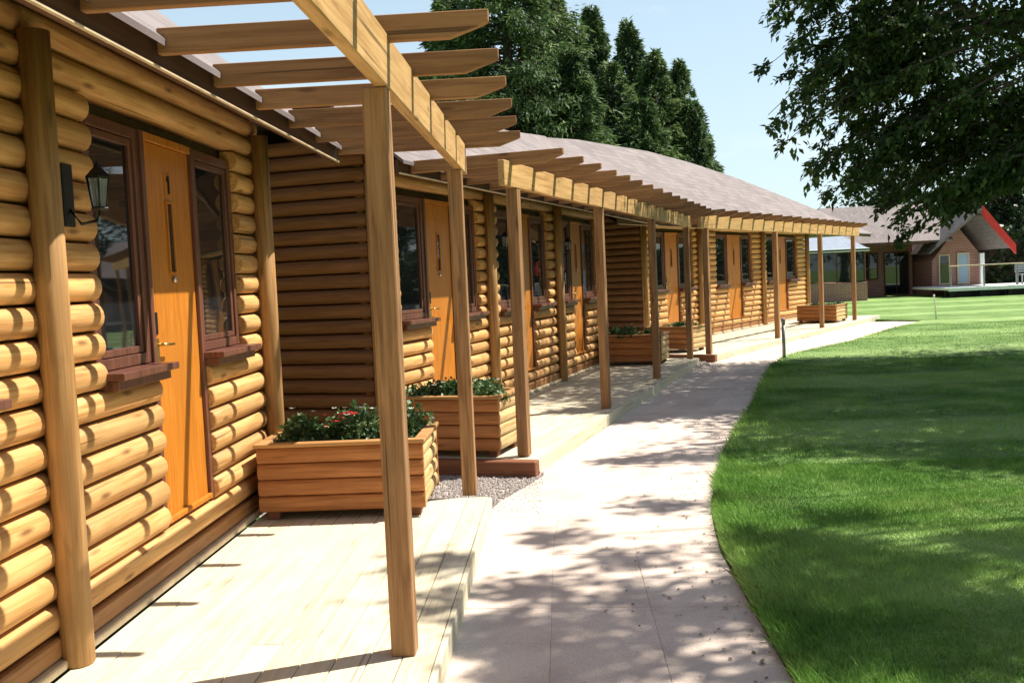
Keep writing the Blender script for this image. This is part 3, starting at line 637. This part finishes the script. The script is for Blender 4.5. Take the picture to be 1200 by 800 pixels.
# ---------------------------------------------------------------- trees
def tri_tube(pts, r0, r1, seg=7):
    pts = [Vector(p) for p in pts]; n = len(pts); return tubemesh(pts, [r0+(r1-r0)*i/(n-1) for i in range(n)], 'bark', seg)
def merge(lst):
    V, Fc = [], []
    for vs, fs in lst:
        o = len(V); V += list(vs); Fc += [tuple(o+i for i in f) for f in fs]
    return V, Fc
def conifer(x, y, H, Rb, n, label, dens=1., sharp=.9, seed=0):
    # many thin drooping boughs round a straight trunk
    t_ = thing('conifer', label, 'conifer tree', (x, y, -.1), 0, 'dark conifers behind the cabins')
    lst = [tri_tube([(0, 0, 0), (.05, 0, H*.5), (0, 0, H*.97)], Rb*.11, .03)]
    r = np.random.default_rng(seed); nb = int(230*dens*(1.6 if Rb > 3.8 else 1)); V = []
    per = n//nb
    for k in range(nb):
        f = (k+.5)/nb; z = H*(.06+.93*f); az = r.uniform(0, 6.28); ln = Rb*(1-f)**sharp*r.uniform(.62, 1.12)*(1+.12*math.sin(3*az+seed))+.2
        dv = np.array([math.cos(az), math.sin(az)]); rise = r.uniform(-.25, .12)
        lst.append(tri_tube([(0, 0, z), (dv[0]*ln*.5, dv[1]*ln*.5, z+ln*.06), (dv[0]*ln*.95, dv[1]*ln*.95, z+ln*rise)], .05, .01, 4))
        u = r.uniform(.1, 1, per)**.6; w_ = ln*.38*(1.05-u*.75)
        px = u*ln; s_ = r.normal(0, 1, per)*w_*.55; pz = z+ln*rise*u**1.5+r.normal(0, .13, per)-np.abs(s_)*.35+.1*ln*(1-u)
        P = np.c_[dv[0]*px-dv[1]*s_, dv[1]*px+dv[0]*s_, pz]
        out_ = np.tile(np.array([dv[0]*.9, dv[1]*.9, -.25]), (per, 1)); V.append(leaves(P, .33, .3, .26, out_))
    # leader tuft
    P = np.c_[r.normal(0, .12, 60), r.normal(0, .12, 60), r.uniform(H*.93, H*1.0, 60)]; V.append(leaves(P, .3, .2, .4, np.tile([0, 0, 1.], (60, 1))))
    vs, fs = merge(lst); obj('trunk', mesh_from('trunk', vs, fs, 'bark'), t_)
    obj('crown', bigmesh('crown', np.concatenate(V), 4, 'conifer_needle'), t_)
def at(px, py, Yd): return gy(px, py, Yd)
CON = [(525, -5, 46, 4.0, .55, 'broad dark conifer at the left end of the row'), (588, -70, 44, 5.4, .45, 'tallest broad dark conifer reaching above the photo'), (640, -15, 47, 3.6, .55, 'tall dense conifer beside the tallest one'),
       (692, 10, 50, 3.2, .75, 'slender dark blue green conifer with layered spire top'), (735, 26, 54, 3.4, .8, 'pointed conifer right of the layered spire'), (668, 60, 43, 2.7, .6, 'lighter green conifer in front of the gap'),
       (716, 75, 46, 2.7, .6, 'mid green conifer in front of the pointed spires'), (765, 62, 52, 3.0, .65, 'rounded conifer in the middle of the descending row'), (795, 72, 56, 2.6, .7, 'conifer with two small leaders second from the right end'), (808, 120, 52, 2.1, .6, 'lowest conifer at the right end of the row'), (750, 120, 45, 2.4, .5, 'short bright green conifer against the row')]
for i, (px, py, Yd, rb, sh, lab) in enumerate(CON):
    p = at(px, py, Yd); conifer(p[0], p[1], p[2]+.1, rb*1.2, 50000 if rb > 3.8 else 26000, lab, 1., sh+.12, 100+i)

def limb(a, b_, sag=0, n=6, wob=.12):
    a, b_ = np.array(a, float), np.array(b_, float); P = []
    for i in range(n+1):
        u = i/n; p = a*(1-u)+b_*u; p[2] += sag*4*u*(1-u); p += rng.normal(0, wob, 3)*(u*(1-u)*2); P.append(p)
    return P
def broadleaf(name, label, base, top, blobs, sprays, leafsize, mat='tree_leaf', trunk_r=.32, group=None):
    t_ = thing(name, label, 'tree', (base[0], base[1], base[2]), 0, group); B0 = np.array(base, float)
    tp = np.array(top, float); lst = [tri_tube(limb(B0*0, tp-B0, 0, 7, .15), trunk_r, trunk_r*.35, 10)]; V = []
    spine = limb(B0, tp, 0, 7, 0)
    for bl_ in blobs:
        (c, rad, ncl, per) = bl_[:4]; sc_ = bl_[4] if len(bl_) > 4 else 1.
        c = np.array(c, float); rad = np.array(rad, float)
        a = B0+(tp-B0)*random.uniform(.3, .6); lst.append(tri_tube([p-B0 for p in limb(a, c, .4, 6, .2)], .13 if sc_ > .6 else .028, .035 if sc_ > .6 else .010, 6))
        for k in range(ncl):
            u = rng.normal(size=3); u /= np.linalg.norm(u); q = c+u*rad*rng.uniform(.35, 1.)**.6
            if k % 3 == 0: lst.append(tri_tube([p-B0 for p in limb(c+(q-c)*.15, q, .15, 4, .08)], .035, .008, 4))
            n = max(4, int(per*rng.uniform(.6, 1.4))); P = q+rng.normal(size=(n, 3))*np.array([.30, .30, .13])*sc_; V.append(leaves(P, leafsize, .65, .6))
    for (a, b_, per) in sprays:
        P0 = limb(a, b_, .15, 9, .06); lst.append(tri_tube([p-B0 for p in P0], .022, .004, 4)); P0 = np.array(P0); d = norm((P0[-1]-P0[0])[None])[0]
        for sidek in range(26):
            u = rng.uniform(.12, 1.); i = u*9; j = min(int(i), 8); p = P0[j]*(1-(i-j))+P0[j+1]*(i-j)
            ln = .42*(1.15-u)+.10; sd_ = norm((d+rng.normal(size=3)*.55*np.array([1, 1, .4])-np.array([0, 0, .25]))[None])[0]
            e = p+sd_*ln; lst.append(([p-B0+Vector((0, 0, 0)), e-B0, e-B0+np.array([0, 0, .006]), p-B0+np.array([0, 0, .012])], [(0, 1, 2, 3)]))
            n = int(per*ln*2.2)+3; w_ = rng.uniform(0, 1.05, n)[:, None]; Q = p+(e-p)*w_+rng.normal(size=(n, 3))*.035; V.append(leaves(Q, leafsize*.9, .7, .55, np.tile(sd_, (n, 1))))
    vs, fs = merge(lst); obj('trunk', mesh_from('trunk', vs, fs, 'bark'), t_)
    o = obj('crown', bigmesh('crown', np.concatenate(V)-B0.astype(np.float32), 4, mat), t_); return t_
# the big tree whose boughs reach in from the right
tips = [(902, 18, 12.6), (905, 36, 12.4), (940, 28, 13), (899, 78, 12.5), (922, 88, 12.9), (945, 95, 12.4), (900, 135, 12.5), (907, 150, 12.9), (922, 166, 12.4), (930, 120, 13.4), (948, 207, 12.5), (958, 246, 12.3), (985, 225, 12.8), (965, 165, 13), (1005, 215, 12.5),
        (1035, 245, 12.8), (1048, 262, 12.3), (1020, 190, 13.2), (1060, 279, 12.6), (1100, 240, 13.4), (1100, 262, 12.9), (1070, 225, 13.4), (980, 60, 13.5), (985, 120, 13.5), (1000, 150, 13.2), (960, 5, 13), (930, -8, 12.8), (1125, 225, 13), (1145, 205, 13.6), (1010, 100, 13.8), (1040, 160, 14), (1165, 205, 13), (1190, 195, 13.5)]
SP = []
for (px, py, Yd) in tips:
    e = gy(px, py, Yd); ln = random.uniform(2.0, 3.1); s0 = e+np.array([ln*.86, random.uniform(.0, .6), ln*random.uniform(.36, .58)]); SP.append((s0, e, 30))
    for _ in range(1):
        e2 = e+np.array([random.uniform(.3, .9), random.uniform(.3, 1.2), random.uniform(-.1, .5)]); SP.append((e2+np.array([1.6, .3, .8]), e2, 24))
BL = []
for i in range(26):   # bough clumps through the crown
    x = random.uniform(7., 13.5); y = random.uniform(13.2, 19.0); z = random.uniform(4.3, 9.6)
    BL.append(((x, y, z), (1.8, 1.7, 1.0), 50, 25))
for c in [(6.3, 13.6, 3.3), (6.4, 14.0, 5.4), (5.6, 16.8, 6.9), (6.0, 18.0, 6.4), (4.7, 16.3, 7.0), (5.6, 14.8, 7.6), (6.2, 16.4, 6.6), (6.6, 17.8, 5.2), (7.6, 18.6, 6.0), (8.8, 18.4, 5.0), (6.6, 13.2, 4.4), (7.4, 13.0, 5.2), (8.2, 13.4, 4.2), (6.6, 15, 5)]:
    BL.append((c, (1.1, 1.1, .75), 26, 24, .75))
for gy_ in (12.9, 13.9, 14.9, 15.9, 16.9):
    for gx in (.3+(gy_-13)*.15, 1.6+(gy_-13)*.2, 2.9+(gy_-13)*.2, 4.4, 5.8, 7.3):
        k = random.uniform(6.6, 8.4); q = k/math.tan(R(SUN_EL)); BL.append(((gx+q*math.cos(R(SUN_AZ)), gy_+q*math.sin(R(SUN_AZ)), k), (1.0, .8, .5), 40, 30))
broadleaf('broadleaf_tree', 'large dark leafy tree whose boughs reach in from the right', (10.6, 16.0, 0), (9.6, 16.2, 10.5), BL, SP, .11)
# the nearer tree beside the lawn, outside the right of the view: throws the dappled shade
BL2 = []
def over(gx, gy_, h):      # a bough high enough to shade the ground point when the sun stands at SUN_EL, SUN_AZ
    k = h/math.tan(R(SUN_EL)); return (gx+k*math.cos(R(SUN_AZ)), gy_+k*math.sin(R(SUN_AZ)), h)
def ongr(px, py): 
    d = RW@np.array([px-CX, py-CY, F]); t = -1.65/d[2]; return d[0]*t, d[1]*t
for gy_, g0 in ((9.3, 2.2), (10.2, 2.5), (11.2, 2.8), (12.2, 3.4), (8.4, 3.2), (7.5, 4.3)):
    for gx in np.arange(g0, 9.5, 1.35): BL2.append((over(gx+random.uniform(-.3, .3), gy_+random.uniform(-.2, .2), random.uniform(6.6, 8.6)), (1.0, .65, .5), 60, 30))
for px, py, sp in [(640, 690, .5), (700, 722, .6), (610, 745, .5), (765, 700, .45), (560, 735, .5), (690, 775, .6), (860, 688, .35), (745, 655, .3), (780, 592, .3), (800, 536, .5), (740, 540, .35), (650, 630, .25), (900, 790, .5), (590, 785, .5), (830, 720, .3), (780, 745, .3),
                   (930, 662, .35), (1010, 690, .45), (905, 715, .25), (1060, 722, .4), (1150, 712, .3), (990, 770, .4), (1110, 790, .35), (1190, 655, .3), (1100, 668, .25), (1000, 615, .22), (1180, 760, .3), (870, 640, .15), (950, 640, .3), (1040, 700, .35), (1130, 735, .3), (940, 740, .3), (1080, 760, .35), (900, 690, .2), (1150, 640, .3), (1020, 650, .3), (500, 690, .2)]:
    g = ongr(px, py); BL2.append((over(g[0], g[1], random.uniform(6.8, 8.4)), (sp*.75, sp*.45, sp*.35), int(8+18*sp), 14, .40))
broadleaf('broadleaf_tree', 'leafy tree standing beside the lawn right of the view', (11.5, 9.0, 0), (10.4, 8.6, 8.5), BL2, [], .12, group=None)
for i, (x, y, h, lab) in enumerate([(21, 2, 13, 'large unseen tree right of the camera, added to block sky light'), (22, 11, 12, 'tall unseen tree across the lawn, added to block sky light'), (24, 21, 12, 'spreading unseen tree far across the lawn, added to block sky light'), (14, -9, 13, 'large unseen tree behind the camera to the right, added to block sky light'), (4, -13, 14, 'tall unseen tree behind the camera at the path, added to block sky light'), (-6, -12, 13, 'large unseen tree behind the camera beside the cabins, added to block sky light')]):  # unseen trees, added to cut the sky light reaching walls and posts
    bl = [((x+random.uniform(-3.2, 3.2), y+random.uniform(-3, 3), h*random.uniform(.2, .9)), (2.6, 2.4, h*.14), 26, 11) for _ in range(15)]
    broadleaf('broadleaf_tree', lab, (x, y, 0), (x, y, h*.8), bl, [], .40, 'tree_leaf', .35)
# dark trees beyond the clubhouse and along the horizon
fr = np.random.default_rng(5)
for i, (x, y, h, lab) in enumerate([(24, 56, 11, 'dark round tree behind the clubhouse gable'), (29, 53, 13, 'large dark tree right of the clubhouse'), (33, 58, 12, 'dark tree at the far right beyond the terrace'), (20.5, 62, 9, 'low dark tree behind the clubhouse roof'), (26.5, 60, 12, 'tall dark tree between the clubhouse and the terrace end'), (24.5, 52, 5.5, 'bushy dark tree beside the terrace'), (38, 55, 12, 'dark tree beyond the lawn outside the right edge')]):
    bl = [((x+fr.uniform(-2.4, 2.4), y+fr.uniform(-2, 2), h*fr.uniform(.22, .88)), (2.2, 2.0, h*.14), 26, 11) for _ in range(14)]
    broadleaf('broadleaf_tree', lab, (x, y, 0), (x, y, h*.8), bl, [], .38, 'far_leaf', .3, 'dark trees beyond the clubhouse')
n = 9000; P = []
for k in range(n):
    th = random.uniform(-.5, 3.7); rr = random.uniform(150, 175); P.append((math.cos(th)*rr, math.sin(th)*rr, random.uniform(0, 8)*(.65+.35*math.sin(th*37)*math.sin(th*13+1))))
tag(obj('far_woodland', bigmesh('far_woodland', leaves(np.array(P), 3.4, .3, .7), 4, 'far_leaf')), 'distant belt of dark woodland beyond the lawns', 'woodland', kind='stuff')

# ---------------------------------------------------------------- brick clubhouse
Cb = thing('clubhouse', 'red brick clubhouse with grey roof and red edged gable', 'building', (16, 48, 0))
def cb(nm, x0, x1, y0, y1, z0, z1, mat, bev=.01, par=Cb): return box(nm, x0-16, x1-16, y0-48, y1-48, z0, z1, mat, par, bev)
def gable_prism(nm, x0, x1, yf, yb, z0, zap, mat, par, thick=None):
    xm = (x0+x1)/2; vs = [(x0, yf, z0), (x1, yf, z0), (xm, yf, zap), (x0, yb, z0), (x1, yb, z0), (xm, yb, zap)]
    vs = [(a-16, b-48, c) for a, b, c in vs]; return obj(nm, mesh_from(nm, vs, [(0, 1, 2), (5, 4, 3), (0, 3, 4, 1), (1, 4, 5, 2), (2, 5, 3, 0)], mat), par)
def slab(nm, pts, th, mat, par):
    v = [Vector(p)-Vector((16, 48, 0)) for p in pts]; nn = (v[1]-v[0]).cross(v[2]-v[0]).normalized()*th
    vs = v+[a-nn for a in v]; return obj(nm, mesh_from(nm, vs, [(0, 1, 2, 3), (7, 6, 5, 4)]+[(i, 4+i, 4+(i+1) % 4, (i+1) % 4) for i in range(4)], mat), par)
cb('wall', 12.6, 14.25, 48.4, 54, -.08, 2.55, 'red_brick'); cb('wall', 14.251, 17.45, 50.3, 54, -.08, 2.6, 'red_brick'); cb('soffit', 14.251, 17.45, 47.7, 50.29, 2.50, 2.54, 'dark_fascia')
cb('wall', 17.55, 19.95, 48, 54, -.08, 1.62, 'red_brick'); gable_prism('gable_wall', 17.55, 19.95, 48.001, 53, 1.621, 3.2, 'red_brick', Cb)
def fwin(x0, x1, yf, z0, z1, mat='window_glass', fr='white_paint', bars=1, frame=.06):
    w = cb('window', x0, x1, yf-.03, yf-.005, z0, z1, mat, 0); cx, cy, cz = w.location
    def sb(a, b_, c_, d_): box('frame', a-16-cx, b_-16-cx, yf-48-.06-cy, yf-48-.031-cy, c_-cz, d_-cz, fr, w, .004)
    sb(x0-frame, x0, z0-frame, z1+frame); sb(x1, x1+frame, z0-frame, z1+frame); sb(x0, x1, z1, z1+frame); sb(x0, x1, z0-frame, z0)
    for k in range(bars): c_ = x0+(x1-x0)*(k+1)/(bars+1); sb(c_-.02, c_+.02, z0, z1)
fwin(14.9, 15.7, 50.3, .9, 2.1, fr='dark_fascia'); fwin(16.1, 17.2, 50.3, .1, 2.1, fr='dark_fascia')
fwin(17.9, 18.3, 48, .55, 1.85, bars=0, fr='trim_light'); fwin(18.75, 19.2, 48, .55, 1.9, 'blue_glass', bars=0, fr='trim_light')
cb('corner_column', 19.65, 19.85, 47.7, 47.9, .42, 1.9, 'white_paint')
# main roof
slab('roof', [(10.2, 47.6, 2.6), (18.4, 47.6, 2.6), (18.4, 51, 4.5), (13.1, 51, 4.5)], .1, 'roof_shingle', Cb)
slab('roof', [(20.5, 54.6, 2.6), (10.2, 54.6, 2.6), (13.1, 51.01, 4.5), (18.6, 51.01, 4.5)], .1, 'roof_shingle', Cb)
slab('roof', [(10.2, 54.6, 2.55), (10.2, 47.6, 2.55), (13.1, 50.9, 4.45), (13.1, 51.05, 4.45)], .1, 'roof_shingle', Cb)
cb('fascia_board', 10.3, 17.3, 47.55, 47.62, 2.45, 2.6, 'dark_fascia')
# projecting gable roof with red verge boards
slab('roof', [(17.4, 47.8, 1.95), (18.75, 45.3, 3.78), (18.75, 53, 3.78), (17.4, 53, 1.95)], -.09, 'roof_shingle', Cb)
slab('roof', [(18.75, 45.3, 3.78), (20.1, 45.3, 2.05), (20.1, 53, 2.05), (18.75, 53, 3.78)], -.09, 'roof_shingle', Cb)
def verge(xa, za, xb, zb_, mt='red_paint'):
    vs = []
    for y in (45.16, 45.28): vs += [(xa-16, y-48, za), (xb-16, y-48, zb_), (xb-16, y-48, zb_-.42), (xa-16, y-48, za-.46)]
    o = obj('verge_board', mesh_from('verge', vs, [(0, 1, 2, 3), (7, 6, 5, 4)]+[(i, 4+i, 4+(i+1) % 4, (i+1) % 4) for i in range(4)], mt), Cb)
    if mt == 'red_paint': o['label'] = 'bright red verge board'
verge(18.75, 3.98, 20.16, 2.2)
# conservatory
Cv = thing('conservatory', 'glazed conservatory on a low brick wall beside the clubhouse', 'conservatory', (13, 46, 0))
def cv(nm, x0, x1, y0, y1, z0, z1, mat, bev=.01): return box(nm, x0-13, x1-13, y0-46, y1-46, z0, z1, mat, Cv, bev)
cv('dwarf_wall', 10.4, 13.5, 44.6, 48, -.08, .85, 'red_brick')
for k in range(5): cv('pane', 10.45+k*.6, 10.99+k*.6, 44.7, 44.72, .9, 2.15, 'window_glass', 0)
for k in range(6): cv('glazing_bar', 10.40+k*.6, 10.45+k*.6, 44.66, 44.75, .86, 2.2, 'dark_fascia')
cv('gutter', 10.3, 13.6, 44.5, 44.64, 2.2, 2.34, 'white_paint'); cv('side_wall', 13.4, 13.5, 44.76, 48, .86, 2.2, 'dark_fascia')
vs = [(-2.7, -1.5, 2.30), (.6, -1.5, 2.30), (.1, 1.9, 3.15), (-2.2, 1.9, 3.15)]; vs += [(a, b, c-.06) for a, b, c in vs]
obj('glass_roof', mesh_from('glass_roof', vs, [(0, 1, 2, 3), (7, 6, 5, 4)]+[(i, 4+i, 4+(i+1) % 4, (i+1) % 4) for i in range(4)], 'pale_roof'), Cv)
# clipped hedge behind the terrace
P = np.c_[rng.uniform(20.6, 44, 9000), rng.uniform(49.6, 51.2, 9000), rng.uniform(0, 3.1, 9000)]
hg = thing('hedge', 'tall dark hedge behind the terrace right of the gable', 'hedge', (30, 50, 0))
obj('foliage', bigmesh('foliage', leaves(P-np.array([30, 50, 0]), .36, .4, .6), 4, 'far_leaf'), hg); box('stems', -9.2, 13.8, .1, .9, .0, 2.6, 'bark', hg, .02)
# terrace
Tr = thing('terrace', 'raised white edged terrace in front of the clubhouse gable', 'terrace', (20, 45, 0))
def tr(nm, x0, x1, y0, y1, z0, z1, mat, bev=.01): return box(nm, x0-20, x1-20, y0-45, y1-45, z0, z1, mat, Tr, bev)
tr('terrace_floor', 16.6, 27, 43.6, 47.95, .34, .44, 'white_paint'); tr('edge_board', 16.58, 27, 43.52, 43.595, .3, .46, 'white_paint')
for k in range(9): tr('pier', 16.8+k*1.2, 16.95+k*1.2, 43.8, 43.95, -.05, .34, 'black_metal')
tr('plinth', 16.7, 26.9, 44.2, 44.3, -.05, .33, 'black_metal')
for k in range(8): tr('rail_post', 16.7+k*1.4, 16.76+k*1.4, 43.62, 43.68, .44, 1.35, 'galvanised')
tr('hand_rail', 16.65, 27, 43.60, 43.70, 1.351, 1.40, 'trim_light')
for i, (x, lab) in enumerate([(21.0, 'grey slatted bench nearest the gable on the terrace'), (23.4, 'grey slatted bench farther right on the terrace')]):
    bn = thing('bench', lab, 'bench', (x, 45.2, .44), R(8), 'grey benches on the terrace')
    for k in range(4): box('seat_slat', -.8, .8, -.2+k*.11, -.11+k*.11, .42, .45, 'grey_furniture', bn)
    for k in range(4): box('back_slat', -.8, .8, .26, .29, .52+k*.11, .61+k*.11, 'grey_furniture', bn)
    for sx in (-.75, .7):
        for sy in (-.18, .24): box('leg', sx, sx+.05, sy, sy+.05, 0, .419 if sy < 0 else .95, 'grey_furniture', bn)
